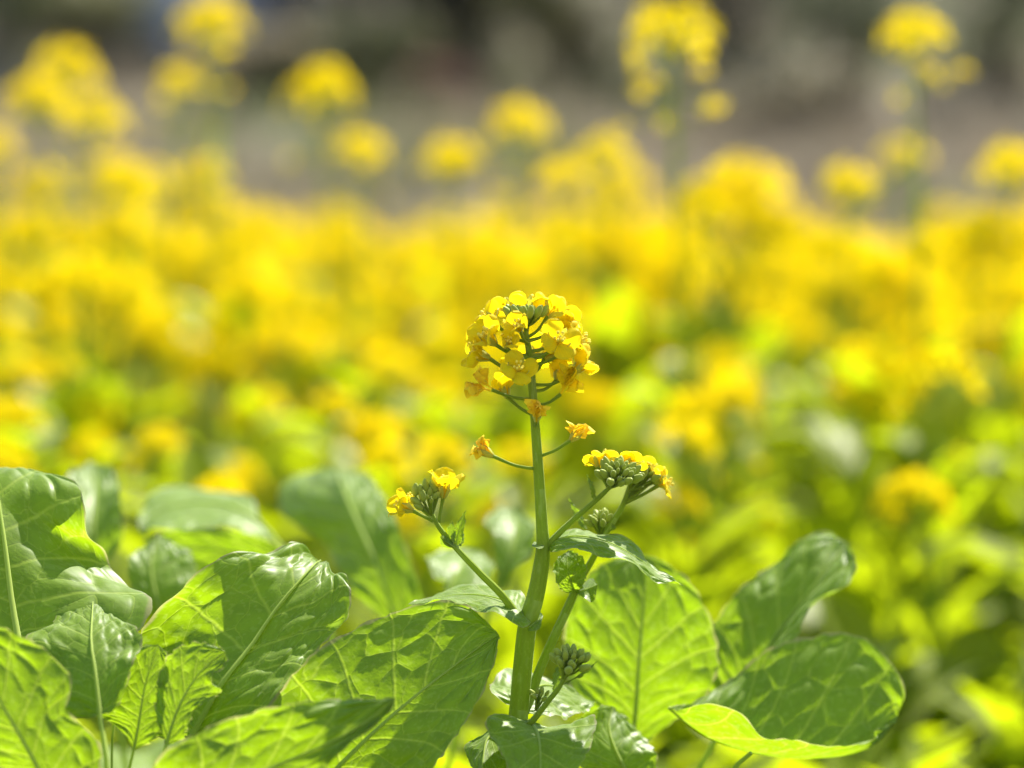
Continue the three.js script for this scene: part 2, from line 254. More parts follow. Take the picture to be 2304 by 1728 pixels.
// ---------------------------------------------------------------- flower pieces, base at the origin, axis up
function petalGeo(open, seed, crumple = 0, len = 0.0105) {
  const r = rng(seed), ph = r() * 6, tw = (r() - 0.5) * 0.5;
  const prof = [V(0.0007, 0, 0)]; const n = 14; let x = 0.0007, y = 0;
  for (let i = 1; i <= n; i++) { const s = i / n, th = lerp(0.10, open, smooth(0.12, 0.55, s)) + 0.25 * open * smooth(0.6, 1, s); x += Math.sin(th) * len / n; y += Math.cos(th) * len / n; prof.push(V(x, y, th)); }
  return sheet((u, t) => {
    const f = t * n, k = Math.min(n - 1, Math.floor(f)), a = prof[k], b = prof[k + 1], g = f - k, px_ = lerp(a.x, b.x, g), py_ = lerp(a.y, b.y, g), th = lerp(a.z, b.z, g);
    const q = smooth(0.18, 0.62, t), tipw = Math.sqrt(Math.max(0, 1 - Math.pow(Math.max(0, (t - 0.55) / 0.45), 2.6)));
    const w = (0.0007 + 0.0034 * q) * Math.max(0.10, tipw) * (1 - crumple * 0.45), notch = 0.0005 * (1 - Math.abs(u)) * smooth(0.9, 1, t);
    const lift = -0.0011 * u * u * q * (crumple ? 3 : 1) + 0.0005 * Math.sin(u * 4 + t * 7 + ph) * q + crumple * 0.0013 * Math.sin(u * 9 + ph + t * 14) * q;
    const nx = -Math.cos(th), ny = Math.sin(th);
    return V(px_ - notch * Math.sin(th) - nx * lift * -1, py_ - notch * Math.cos(th) + ny * lift, u * w + tw * 0.003 * t * t * q);
  }, 8, 12);
}
const PETALS = { open: [petalGeo(1.25, 1), petalGeo(1.12, 2), petalGeo(1.38, 3)], half: [petalGeo(0.62, 4), petalGeo(0.5, 5)], shut: [petalGeo(0.16, 6, 1, 0.0105), petalGeo(0.26, 7, 1, 0.0095), petalGeo(0.10, 8, 1, 0.011)] };
const sepalGeo = (a) => sheet((u, t) => { const th = a * smooth(0, 0.7, t), l = 0.0068 * t; return V(0.0011 + 0.0009 * Math.sin(t * 3) + l * Math.sin(th), l * Math.cos(th) - 0.0004, u * 0.00125 * Math.sin(Math.PI * (0.12 + 0.82 * t))).add(V(-0.0004 * u * u, 0, 0)); }, 4, 7);
const SEPAL = [sepalGeo(0.55), sepalGeo(0.8), sepalGeo(0.15)];
const stamenGeo = (spread) => { const a = []; for (let k = 0; k < 6; k++) { const b = k / 6 * 6.283 + 0.3, h = k % 3 === 0 ? 0.0058 : 0.0078, e = V(Math.cos(b) * spread, h, Math.sin(b) * spread); a.push(tube([V(Math.cos(b) * 0.0005, 0, Math.sin(b) * 0.0005), e.clone().multiplyScalar(0.6).setY(h * 0.55), e], [0.0002, 0.0002, 0.00016], 5, 4)); a.push(new THREE.SphereGeometry(0.00062, 6, 5).scale(1, 1.7, 1).translate(e.x, e.y, e.z)); } a.push(tube([V(0, 0, 0), V(0, 0.004, 0.0001), V(0, 0.0078, 0)], [0.0008, 0.0006, 0.0005], 5, 6)); return mergeGeometries(a.map((g) => { const q = g.index ? g.toNonIndexed() : g; return q; })); };
const STAMEN = stamenGeo(0.0017).scale(1, 0.85, 1);
const budGeo = (seed, l, w) => { const g = new THREE.SphereGeometry(1, 14, 12), p = g.attributes.position; for (let i = 0; i < p.count; i++) { const x = p.getX(i), y = p.getY(i), z = p.getZ(i), a = Math.atan2(z, x), k = 1 - 0.10 * Math.pow(Math.abs(Math.sin(a * 2 + seed)), 6) - 0.0, t = 1 - 0.18 * y; p.setXYZ(i, x * w * k * t, (y + 1) * l * 0.5, z * w * k * t); } g.computeVertexNormals(); return g; };
const BUD = [budGeo(0, 0.0066, 0.0017), budGeo(1, 0.0052, 0.0014), budGeo(2, 0.0038, 0.0011)];
const UP = V(0, 1, 0);
let flowerSeed = 40;
function flower(plant, base, tip, kind, o = {}) {
  const r = rng(flowerSeed++), g = new THREE.Group(); g.name = 'flower'; plant.add(g);
  g.position.copy(base).sub(plant.position); g.quaternion.setFromUnitVectors(UP, tip.clone().sub(base).normalize()).multiply(new THREE.Quaternion().setFromAxisAngle(UP, o.spin ?? r() * 6.28));
  g.scale.setScalar((o.scale ?? 1) * (kind === 'half' ? 1.15 : kind === 'shut' ? 1.1 : 1.12) * (0.94 + 0.12 * r()));
  const mat = o.mat ?? (kind === 'shut' ? MAT.faded : MAT.petal), set = PETALS[kind];
  for (let k = 0; k < 4; k++) { const p = part('petal', set[Math.floor(r() * set.length)], mat, g); p.rotation.set((r() - 0.5) * 0.25, k * Math.PI / 2 + (r() - 0.5) * 0.35, (r() - 0.5) * 0.25, 'YXZ'); if (kind === 'shut') p.scale.set(1, 0.75 + 0.4 * r(), 1.0); }
  if (kind !== 'shut' || o.sepals) for (let k = 0; k < 4; k++) { const s = part('sepal', SEPAL[kind === 'open' ? Math.floor(r() * 2) : 2], MAT.sepal, g); s.rotation.y = k * Math.PI / 2 + 0.78 + (r() - 0.5) * 0.2; }
  if (kind !== 'shut') part('stamen_cluster', STAMEN, MAT.anther, g);
  return g;
}
function bud(plant, base, tip, v, s = 1) { const m = part('flower_bud', BUD[v], MAT.bud, plant); m.position.copy(base).sub(plant.position); m.quaternion.setFromUnitVectors(UP, tip.clone().sub(base).normalize()); m.scale.setScalar(s); return m; }
function pedicel(plant, a, b, r0 = 0.0007, sag = 0.15, mat = MAT.stem) { const d = a.distanceTo(b), m = a.clone().lerp(b, 0.5).add(V(0, -sag * d, 0)); return part('pedicel', into(tube([a, m, b], [r0 * 1.25, r0, r0, r0 * 1.3], 10, 6), plant.position), mat, plant); }

// ---------------------------------------------------------------- the sharp plant in the middle
{
  const foot = near([1145, 1728, 1]).setY(0), S = thing('rapeseed_plant', 'sharp flowering plant with thick green stem and yellow head in picture middle', 'plant', foot, 'flowering plants of the field');
  const path = [[1140, 1850, 0], [1152, 1728, 0], [1167, 1605, 0], [1178, 1483, 0], [1188, 1401, 0], [1204, 1346, 0], [1217, 1278, 0], [1222, 1228, 0], [1220, 1190, 0], [1215, 1110, 0], [1209, 1020, 0], [1203, 940, 0], [1195, 840, 0], [1190, 790, 0], [1183, 744, 0.1], [1184, 722, 0.2]];
  const wid = [50, 50, 49, 48, 47, 44, 40, 34, 30, 27, 25, 21.5, 20, 17, 12, 6];
  const seg1 = path.slice(0, 8), seg2 = path.slice(7);
  part('stem', into(tube([foot, foot.clone().lerp(near(path[0]), 0.5), ...px(path)], [0.0075, 0.0058, ...wid.map((w) => w * 0.9 * PX / 2)], 120, 32, 11, 0.018), foot), MAT.stem, S);
  const on = (y, dz = 0) => { let k = 0; while (k < path.length - 2 && path[k + 1][1] > y) k++; const a = path[k], b = path[k + 1], t = (y - a[1]) / (b[1] - a[1]); return near([lerp(a[0], b[0], t), y, dz]); };
  // the head: [kind, stem height px, base, tip, options]
  const F = [
    ['open', 770, [1115, 728, 0.3], [1085, 705, 0.5]], ['open', 757, [1152, 705, 1.3], [1144, 678, 1.7]],
    ['open', 752, [1190, 708, 0.5], [1196, 682, 0.8], { scale: 1.15 }], ['open', 760, [1232, 712, 0.5], [1252, 690, 0.7], { scale: 1.15 }], ['open', 768, [1262, 716, 1.2], [1284, 702, 1.6]],
    ['half', 772, [1170, 744, -0.9], [1162, 724, -1.5], { scale: 0.8 }], ['open', 808, [1254, 772, -1.1], [1262, 754, -2.0], { scale: 1.05 }], ['open', 792, [1265, 748, 1.0], [1285, 730, 1.5]],
    ['open', 822, [1283, 775, 0.2], [1312, 764, 0.1], { scale: 1.1 }], ['half', 800, [1113, 774, -0.5], [1092, 752, -0.9], { scale: 1.15 }], ['half', 806, [1138, 782, -0.7], [1148, 758, -1.2], { scale: 0.75 }], ['open', 800, [1268, 768, 0.9], [1292, 752, 1.2]],
    ['half', 838, [1100, 806, -0.4], [1066, 794, -0.6], { scale: 1.15 }], ['open', 848, [1164, 838, -1.3], [1168, 820, -2.0], { scale: 0.95 }],
    ['half', 842, [1225, 806, 1.0], [1252, 794, 1.3], { scale: 1.1 }], ['open', 822, [1206, 802, 1.4], [1218, 782, 2.0]],
    ['half', 866, [1290, 838, 0], [1314, 815, 0.1], { scale: 1.0 }], ['half', 880, [1252, 856, 0.8], [1259, 835, 1.1], { scale: 0.9 }], ['shut', 912, [1262, 887, 0], [1277, 862, 0], { mat: MAT.petal, scale: 1.1 }],
    ['shut', 899, [1106, 877, 0], [1078, 862, -0.2], { scale: 1.1 }], ['half', 936, [1141, 893, 0.5], [1132, 862, 0.8], { scale: 0.9 }], ['half', 850, [1163, 846, 0.8], [1142, 834, 1.2], { scale: 0.9 }],
    ['shut', 958, [1207, 948, -0.65], [1210, 920, -0.9], { scale: 0.85 }], ['shut', 1028, [1284, 991, 0], [1306, 968, 0], { scale: 0.95 }], ['shut', 1056, [1108, 1026, 0], [1080, 1008, 0], { scale: 0.9 }],
  ];
  F.forEach(([kind, sy, b, t, o], i) => { const B = near(b); flower(S, B, near(t), kind, { sepals: i > 20 && i < 25, ...o }); pedicel(S, on(sy, b[2] * 0.12), B, i > 24 ? 0.0009 : 0.00075, i > 18 ? 0.06 : 0.12, i > 24 ? MAT.rib : MAT.stem); });
  const r = rng(5);
  for (let k = 0; k < 26; k++) { const a = k * 2.4, q = Math.sqrt((k + 1) / 27) * 34, x = 1184 + Math.cos(a) * q, dz = Math.sin(a) * q * 0.02, y = 700 + q * q * 0.014 + r() * 5, v = k < 9 ? 2 : k < 17 ? 1 : 0, b = near([x, y, dz]); bud(S, b, near([x + (x - 1184) * 0.55, y - 24, dz * 1.5]), v); pedicel(S, on(742 - k * 0.3), b, 0.0005, 0.1); }

  /** a side branch: path px, widths px */
  const branch = (p, w) => part('branch', into(tube(px(p), w.map((x) => x * PX / 2), 48, 16, 7, 0.02), foot), MAT.stem, S);
  const cluster = (from, centre, rad, n, dirs, seed, sc = 1) => { // buds packed on a dome
    const r = rng(seed), O = near(from), C = near(centre), A = V(dirs[0], 1, dirs[1]).normalize(), q0 = new THREE.Quaternion().setFromUnitVectors(UP, A), R = rad * PX;
    for (let k = 0; k < n; k++) { const t = (k + 0.5) / n, c = 1 - 1.05 * t, s = Math.sqrt(1 - c * c), a = k * 2.39996 + seed + r() * 0.5, d = V(Math.cos(a) * s, c, Math.sin(a) * s).applyQuaternion(q0), b = C.clone().addScaledVector(d, R * (0.55 + 0.35 * r())), e = d.clone().lerp(A, 0.45).normalize().add(V(r() - 0.5, r() - 0.5, r() - 0.5).multiplyScalar(0.4)); bud(S, b, b.clone().add(e), t < 0.25 ? 2 : t < 0.6 ? 1 : 0, sc * (0.85 + 0.3 * r())); pedicel(S, O.clone().lerp(C, 0.4 * r()), b, 0.00045, 0.06); }
  };
  // left branch
  branch([[1176, 1398, 0], [1163, 1384, -0.3], [1129, 1339, -0.5], [1078, 1288, -0.6], [1026, 1233, -0.6], [998, 1200, -0.6], [984, 1180, -0.6], [968, 1146, -0.5]], [24, 20, 17, 15, 13, 12, 11, 7]);
  for (const [b, t, v] of [[[934, 1117], [935, 1098], 0], [[948, 1137], [926, 1122], 0], [[954, 1130], [948, 1110], 0], [[982, 1108], [974, 1092], 0], [[960, 1106], [958, 1090], 0], [[985, 1118], [990, 1106, 0.5], 0], [[972, 1122], [984, 1112], 1], [[966, 1118], [968, 1104], 1], [[944, 1112], [945, 1100], 1], [[952, 1146], [940, 1140], 1], [[976, 1112, 0.5], [974, 1098, 0.6], 1], [[963, 1122, -0.6], [958, 1112, -0.9], 2], [[970, 1130, -0.5], [972, 1120, -0.8], 2]]) { const B = near([b[0], b[1], (b[2] ?? 0) - 0.6]); bud(S, B, near([t[0], t[1], (t[2] ?? 0) - 0.7]), v, 0.95); pedicel(S, near([972, 1160, -0.5]), B, 0.0006, 0.05); }
  flower(S, near([927, 1148, -0.6]), near([905, 1140, -0.8]), 'half', { spin: 0.4, scale: 1.05 }); pedicel(S, near([975, 1172, -0.5]), near([927, 1148, -0.6]), 0.0008, 0.02);
  flower(S, near([933, 1132, 0.2]), near([918, 1112, 0.3]), 'open', { scale: 0.7 }); pedicel(S, near([974, 1168, -0.3]), near([933, 1132, 0.2]), 0.0006, 0.02);
  flower(S, near([997, 1119, -0.4]), near([999, 1096, -0.5]), 'half', { spin: 0.2, scale: 1.1 }); pedicel(S, near([987, 1176, -0.4]), near([997, 1119, -0.4]), 0.0008, 0);
  // right branch in front, and the one behind it
  branch([[1222, 1240, 0], [1246, 1212, 0], [1285, 1174, 0], [1328, 1137, 0], [1358, 1110, 0], [1376, 1092, 0]], [20, 15, 13, 12, 11, 8]);
  cluster([1372, 1098, 0], [1388, 1078, -0.1], 40, 34, [0.15, 0.45], 21, 1.0);
  for (const [b, t, k] of [[[1345, 1050, 0.6], [1338, 1026, 0.8], 'open'], [[1362, 1040, 0.7], [1368, 1014, 1], 'open'], [[1400, 1048, 0.9], [1406, 1026, 1.2], 'half'], [[1420, 1050, 1.0], [1430, 1030, 1.3], 'half']]) { flower(S, near(b), near(t), 'open', { scale: 0.78 }); pedicel(S, near([1370, 1100, 0.1]), near(b), 0.0007, 0.05); }
  branch([[1180, 1600, 1.0], [1197, 1558, 1.6], [1213, 1510, 1.9], [1243, 1442, 2.2], [1281, 1360, 2.6], [1306, 1304, 2.8], [1332, 1260, 3], [1370, 1188, 3], [1401, 1137, 3], [1418, 1086, 3]], [26, 24, 22, 21, 20, 17, 15, 14, 13, 8]);
  cluster([1410, 1110, 3], [1440, 1078, 3], 34, 20, [0.4, 0.2], 22, 1);
  for (const [b, t, k] of [[[1468, 1082, 3], [1492, 1066, 3], 'open'], [[1482, 1092, 2.8], [1510, 1084, 2.8], 'half'], [[1460, 1072, 3.4], [1474, 1050, 3.6], 'half'], [[1452, 1060, 3.6], [1458, 1040, 3.8], 'half']]) { flower(S, near(b), near(t), 'open', { scale: 0.8 }); pedicel(S, near([1404, 1132, 3]), near(b), 0.0008, 0.03); }
  // the low bud branch
  branch([[1172, 1645, -1.0], [1195, 1626, -1.4], [1230, 1582, -1.6], [1256, 1550, -1.6], [1272, 1524, -1.6]], [16, 15, 13, 11, 8]);
  cluster([1268, 1530, -1.6], [1282, 1498, -1.7], 36, 26, [0.1, 0.3], 23, 1);
  cluster([1205, 1600, -0.2], [1216, 1572, -0.2], 14, 8, [0, 0.4], 24, 0.7);
  cluster([1350, 1215, 3.2], [1352, 1180, 3.2], 24, 12, [-0.2, 0.2], 25, 0.9);

  // clasping leaves on the stem
  const opt = { nu: 32, nv: 56, rib: 0.0009, ven: 1 };
  leaf(S, px([[1252, 1206, 1.5], [1310, 1190, 2.4], [1380, 1204, 2.2], [1440, 1242, 1.6], [1490, 1290, 0.6]]), px([[1222, 1228, 0.3], [1262, 1210, -0.2], [1310, 1206, -0.3], [1375, 1222, -0.2], [1430, 1252, 0], [1482, 1292, 0], [1541, 1319, 0]]), px([[1250, 1232, -1.2], [1320, 1242, -1.8], [1380, 1252, -1.7], [1430, 1278, -1.2], [1490, 1306, -0.6]]), MAT.leafB, { ...opt, pucker: 1.2 });
  leaf(S, px([[1215, 1222, 1.0], [1205, 1220, 1.0]]), px([[1225, 1226, -0.2], [1212, 1229, -0.6], [1196, 1228, -0.7]]), px([[1218, 1234, -1.2], [1206, 1232, -1.0]]), MAT.leafB, { nu: 10, nv: 12, rib: 0.0005, ven: 1, pucker: 0.4 });
  leaf(S, px([[1168, 1336, 2.2], [1100, 1318, 3.2], [1030, 1322, 3.6], [970, 1338, 3.2]]), px([[1190, 1402, -0.4], [1170, 1372, -0.4], [1120, 1348, 0.4], [1060, 1336, 1.2], [990, 1344, 1.8], [918, 1360, 2]]), px([[1180, 1404, -2.0], [1120, 1382, -1.8], [1060, 1362, -0.8], [1000, 1356, 0.2], [960, 1356, 1]]), MAT.leafB, opt);
  leaf(S, px([[1200, 1392, 0.6], [1212, 1378, 0.8]]), px([[1190, 1412, -0.9], [1206, 1404, -0.6], [1222, 1384, 0.2]]), px([[1190, 1420, -1.2], [1210, 1418, -0.8]]), MAT.leafB, { nu: 10, nv: 12, rib: 0.0005, ven: 1, pucker: 0.4 });
  // cup of leaves on the rear branch
  leaf(S, px([[1268, 1330, 1.8], [1248, 1300, 1.6], [1250, 1262, 2]]), px([[1295, 1332, 2.6], [1286, 1310, 2], [1278, 1285, 1.8], [1276, 1255, 2.2], [1280, 1238, 2.6]]), px([[1310, 1322, 1.8], [1318, 1296, 1.8], [1316, 1262, 2.2]]), MAT.leafB, opt);
  leaf(S, px([[1310, 1320, 3.4], [1328, 1302, 3.6]]), px([[1296, 1334, 2.7], [1320, 1326, 2.2], [1344, 1316, 2.0]]), px([[1315, 1345, 1.6], [1335, 1352, 1.6]]), MAT.leafB, { ...opt, nu: 20, nv: 24 });
  // little leaves at the left branch's node
  leaf(S, px([[1018, 1205], [1028, 1178], [1038, 1160]], -0.6), px([[1024, 1230], [1030, 1205], [1036, 1180], [1049, 1148]], -0.7), px([[1036, 1222], [1044, 1200], [1046, 1172]], -0.4), MAT.leafB, { nu: 16, nv: 24, rib: 0.0005, ven: 1 });
  leaf(S, px([[1030, 1222, 0.5], [1034, 1205, 0.8]]), px([[1026, 1230], [1036, 1216, 0.3], [1042, 1194, 0.6]]), px([[1038, 1228], [1044, 1214]]), MAT.leafA, { nu: 12, nv: 16, rib: 0.0004, ven: 1 });
  leaf(S, px([[1008, 1206], [1006, 1190]], -0.5), px([[1022, 1230], [1014, 1208], [1016, 1186], [1018, 1172]], -0.9), px([[1024, 1212], [1024, 1190]], -0.9), MAT.leafB, { nu: 14, nv: 20, rib: 0.0005, ven: 1 });
  leaf(S, px([[1006, 1232], [994, 1228], [990, 1214]], -0.3), px([[1024, 1232], [1008, 1224], [998, 1212], [992, 1204]], -1.0), px([[1016, 1214], [1004, 1208]], -0.8), MAT.leafB, { nu: 14, nv: 20, rib: 0.0005, ven: 1 });
  // narrow bracts
  const narrow = (a, m, b, w, mat = MAT.leafB) => { const A = near(a), B = near(b), M = near(m), s = V(1, 0.3, 0).multiplyScalar(w * PX); leaf(S, [A.clone().addScaledVector(s, -0.5), M.clone().sub(s)], [A, M, B], [A.clone().addScaledVector(s, 0.5), M.clone().add(s)], mat, { nu: 8, nv: 20, rib: 0.0003, ven: 1, pucker: 0.4 }); };
  narrow([1338, 1123, -0.2], [1332, 1096, -0.4], [1320, 1066, -0.3], 4); narrow([1268, 1540, -1.8], [1304, 1520, -2], [1346, 1487, -2], 8, MAT.leafA); narrow([1252, 1560, -1.2], [1252, 1520, -1], [1254, 1500, -0.8], 8, MAT.leafA);
  narrow([1318, 1190, 3], [1300, 1160, 3.4], [1280, 1120, 3.6], 7); narrow([1372, 1196, 2.8], [1380, 1190, 2.4], [1378, 1176, 2.4], 6, MAT.leafA);
  // the leaf draped toward the lens at the foot, and the pale one behind the stem
  leaf(S, px([[1130, 1606, -1.6], [1094, 1618, -2.4], [1108, 1660, -4], [1140, 1728, -5.4], [1170, 1800, -6.4]]), px([[1190, 1622, -0.6], [1205, 1640, -2], [1214, 1670, -3.6], [1216, 1728, -5], [1215, 1800, -6], [1216, 1880, -6.4]]), px([[1240, 1636, -0.4], [1290, 1628, -0.6], [1335, 1618, -1.4], [1334, 1660, -3], [1305, 1728, -4.8], [1262, 1810, -6]]), MAT.leafA, { nu: 56, nv: 80, rib: 0.0013, pucker: 0.9, wave: 0.7 });
  leaf(S, px([[1150, 1590, 1.2], [1104, 1562, 1.4], [1120, 1522, 3.6], [1180, 1506, 5.5]]), px([[1180, 1600, 0.6], [1196, 1560, 2], [1230, 1540, 3.6], [1290, 1560, 5], [1342, 1582, 5.6]]), px([[1230, 1612, 0.8], [1270, 1612, 1.6], [1310, 1604, 3.2]]), MAT.leafB, { nu: 40, nv: 56, rib: 0.0012, ven: 1 });
  leaf(S, px([[1080, 1650, 0.5], [1050, 1680, 0], [1060, 1740, -1.5]]), px([[1160, 1640, 0.4], [1120, 1640, 0.2], [1092, 1680, -1], [1086, 1760, -2.6], [1090, 1840, -3.4]]), px([[1150, 1690, 0], [1142, 1740, -1.6], [1120, 1800, -2.6]]), MAT.leafB, { nu: 32, nv: 48, rib: 0.001 });
}

// ---------------------------------------------------------------- leafy neighbours round its foot
const rootAt = (p) => near(p).setY(0);
function filler(plant, n, seed, o = {}) { // lower leaves of the rosette
  const r = rng(seed), P = plant.position;
  for (let k = 0; k < n; k++) {
    const yaw = k * 2.4 + r() * 0.8, len = (o.len ?? 0.10) * (0.7 + 0.6 * r()), b = P.clone().add(V(Math.cos(yaw) * 0.03, (o.h ?? 0.05) * (0.4 + 0.8 * r()), Math.sin(yaw) * 0.03)), [L, M, R] = freeLeaf(b, yaw, len, len * (0.5 + 0.2 * r()), 0.9 + 0.4 * r(), 1.2 + 0.8 * r(), (r() - 0.5) * 0.6);
    leaf(plant, L, M, R, r() < 0.5 ? MAT.leafA : MAT.leafB, { nu: 18, nv: 28, ven: k % 2, rib: 0.0018, root: P.clone().add(V(Math.cos(yaw) * 0.006, 0.005, Math.sin(yaw) * 0.006)) });
  }
}
const ROSETTES = 'leafy plants round the sharp plant';
{
  const a = rootAt([60, 1728, -1]), A = thing('leafy_plant', 'leafy plant with tall folded blue green leaf at the left edge', 'plant', a, ROSETTES);
  leaf(A, px([[-120, 1450, -2], [-290, 1360, -1], [-270, 1210, 1], [-170, 1090, 3], [-90, 1052, 4], [-50, 1075, 6]]), px([[45, 1460, -2], [26, 1349, -0.5], [11, 1225, 1], [-4, 1120, 2.6], [-10, 1056, 4.2], [-6, 1050, 5.6], [0, 1090, 7]]), px([[150, 1480, -2], [290, 1430, -2.5], [337, 1385, -1.5], [296, 1318, 1.6], [240, 1252, 2.4], [200, 1206, 2], [193, 1150, 2.2], [172, 1086, 3.6], [110, 1052, 5], [60, 1064, 6.6]]), MAT.leafA, { root: a, nu: 72, nv: 120, rib: 0.0026 });
  leaf(A, px([[160, 1610, -3.5], [110, 1540, -2.5], [56, 1442, -1.2], [110, 1396, 0.4], [150, 1358, 2.4], [180, 1344, 2.6]], -2.6), px([[225, 1610, -4], [214, 1510, -3], [205, 1447, -1.8], [207, 1390, 0], [209, 1352, 1.8], [211, 1340, 2.8]], -2.6), px([[262, 1590, -3.6], [300, 1490, -2.6], [318, 1440, -1.6], [272, 1390, 0.6], [248, 1354, 2.4], [232, 1344, 2.6]], -2.6), MAT.leafA, { root: a, ven: 1, wave: 1.0, pucker: 0.9, rib: 0.0015 });
  leaf(A, px([[40, 1780, -6], [-100, 1730, -6], [-170, 1620, -6], [-140, 1500, -5.6]], -2.6), px([[130, 1830, -6], [85, 1728, -6.4], [30, 1630, -6.4], [-20, 1540, -6], [-60, 1440, -5.6]], -2.6), px([[215, 1760, -6], [222, 1670, -6], [150, 1598, -5.8], [162, 1535, -5.8], [122, 1477, -5.6], [50, 1432, -5.4], [-10, 1412, -5.4]], -2.6), MAT.leafA, { root: a, rib: 0.002 });
  leaf(A, px([[-60, 1640, -3], [-50, 1600, -2]]), px([[40, 1800, -4.5], [20, 1700, -4.5], [-10, 1620, -4], [-40, 1560, -3.4]]), px([[80, 1760, -4.6], [60, 1690, -4.2], [20, 1600, -3.6]]), MAT.leafA, { root: a });
  filler(A, 9, 61);

  const b = rootAt([520, 1728, -2]), B = thing('leafy_plant', 'leafy plant with two big veined leaves left of the thick stem', 'plant', b, ROSETTES);
  leaf(B, px([[360, 1660, -1.5], [240, 1590, 0], [290, 1465, 0.6], [350, 1381, 0.8], [417, 1321, 0.6], [468, 1280, 0.8], [530, 1252, 1.4], [600, 1243, 2.2], [660, 1243, 3.4]]), px([[430, 1660, -3], [494, 1544, -2.4], [533, 1493, -1.8], [573, 1442, -1], [621, 1369, -0.2], [680, 1300, 1.0], [716, 1262, 2.6], [724, 1266, 4.2]]), px([[520, 1660, -3.4], [600, 1600, -3.2], [676, 1510, -2], [730, 1442, -1.0], [782, 1394, -0.4], [788, 1340, 0.4], [762, 1290, 1.8]]), MAT.leafB, { root: b, nu: 80, nv: 120, pucker: 1.35, rib: 0.0024 });
  leaf(B, px([[600, 1760, -3.6], [592, 1620, -3.4], [677, 1500, -2.8], [771, 1427, -2.4], [885, 1375, -1.8], [979, 1354, -1], [1052, 1366, -0.6], [1098, 1400, -0.8]]), px([[690, 1800, -3.4], [820, 1667, -3.4], [937, 1564, -2.8], [1010, 1507, -2], [1086, 1450, -1.2], [1122, 1428, -0.8]]), px([[830, 1830, -4.2], [930, 1770, -4.0], [1000, 1695, -3.4], [1050, 1620, -3.0], [1090, 1545, -2.4], [1120, 1470, -1.6]]), MAT.leafA, { root: b, nu: 80, nv: 120, pucker: 0.9, rib: 0.0021 });
  leaf(B, px([[320, 1800, -9.5], [350, 1715, -9.5], [440, 1650, -9.2], [560, 1606, -9], [690, 1580, -8.6], [800, 1570, -8.2]]), px([[330, 1900, -9.6], [520, 1770, -9.4], [700, 1690, -9], [800, 1640, -8.6], [890, 1572, -8]]), px([[560, 1900, -9.4], [700, 1780, -9.2], [760, 1700, -9], [820, 1650, -8.6], [870, 1608, -8.2]]), MAT.leafA, { root: b, pucker: 1.1 });
  const y = rootAt([360, 1728, -4]), Y = thing('leafy_plant', 'small bright young plant with lobed leaves before the veined leaf', 'plant', y, ROSETTES);
  leaf(Y, px([[352, 1610, -5], [352, 1540, -4.8], [388, 1468, -4.6], [440, 1446, -4.6], [490, 1455, -4.6]]), px([[373, 1680, -5.4], [398, 1600, -5.2], [436, 1531, -5], [472, 1490, -4.8], [508, 1466, -4.6]]), px([[408, 1660, -5.4], [446, 1590, -5.2], [498, 1555, -5], [474, 1530, -5], [508, 1492, -4.8]]), MAT.leafA, { root: y, nu: 40, nv: 60, ragged: 1.5, rib: 0.0012 });
  leaf(Y, px([[270, 1640, -4.6], [190, 1600, -4.6], [230, 1572, -4.5], [236, 1545, -4.5], [290, 1500, -4.4], [318, 1456, -4.3]]), px([[300, 1690, -4.8], [312, 1630, -4.8], [328, 1534, -4.6], [356, 1450, -4.3]]), px([[360, 1650, -4.8], [388, 1580, -4.6], [372, 1545, -4.6], [392, 1500, -4.4]]), MAT.leafA, { root: y, nu: 40, nv: 60, ragged: 1.5, rib: 0.0012 });
  leaf(Y, px([[226, 1480, -2.6], [232, 1460, -2.2], [280, 1436, -2.2]]), px([[262, 1570, -3], [268, 1510, -2.8], [290, 1460, -2.6], [308, 1434, -2.4]]), px([[300, 1520, -3], [312, 1470, -2.8]]), MAT.leafA, { root: y, nu: 30, nv: 40, ragged: 4, rib: 0.0008, wave: 2 });
  filler(Y, 6, 63, { len: 0.07, h: 0.05 });
  filler(B, 9, 62);

  const c = rootAt([1540, 1728, 8]), C = thing('leafy_plant', 'leafy plant with glowing green leaf and two dark leaves right of stem', 'plant', c, ROSETTES);
  leaf(C, px([[1370, 1660, 7.4], [1290, 1570, 7], [1270, 1450, 7], [1290, 1340, 7.4], [1350, 1272, 8], [1400, 1250, 8.4]], 4), px([[1420, 1700, 8], [1430, 1600, 7.6], [1440, 1450, 7.6], [1450, 1330, 8.2], [1446, 1246, 9]], 4), px([[1500, 1640, 8], [1574, 1585, 7.6], [1616, 1500, 7.4], [1606, 1420, 7.4], [1566, 1330, 8], [1500, 1268, 8.6]], 4), MAT.leafA, { root: c });
  leaf(C, px([[1598, 1570, 10], [1582, 1440, 10.6], [1640, 1360, 11.6], [1720, 1280, 12.6], [1800, 1216, 13.4], [1860, 1204, 13.8]], 3), px([[1620, 1650, 9.5], [1700, 1500, 10], [1780, 1385, 10.6], [1850, 1290, 11.4], [1905, 1222, 13]], 3), px([[1690, 1560, 8.6], [1760, 1460, 8.6], [1824, 1372, 9], [1890, 1322, 9.4], [1922, 1262, 10.6]], 3), MAT.leafA, { root: c });
  leaf(C, px([[1570, 1580, 5], [1620, 1540, 5.6], [1700, 1480, 6.4], [1820, 1430, 7.2], [1930, 1425, 7.6], [1996, 1490, 7.4], [2024, 1560, 7]], 3), px([[1505, 1592, 3], [1600, 1660, 3.4], [1780, 1704, 4.2], [1950, 1684, 5], [2020, 1612, 6.6]], 3), px([[1560, 1596, 1.4], [1640, 1612, 1], [1720, 1654, 1.2], [1800, 1680, 1.8], [1930, 1668, 3]], 3), MAT.leafA, { root: c, rib: 0.0016, stalk: px([[1620, 1800, 5], [1650, 1730, 4.6], [1690, 1694, 3.9]]) });
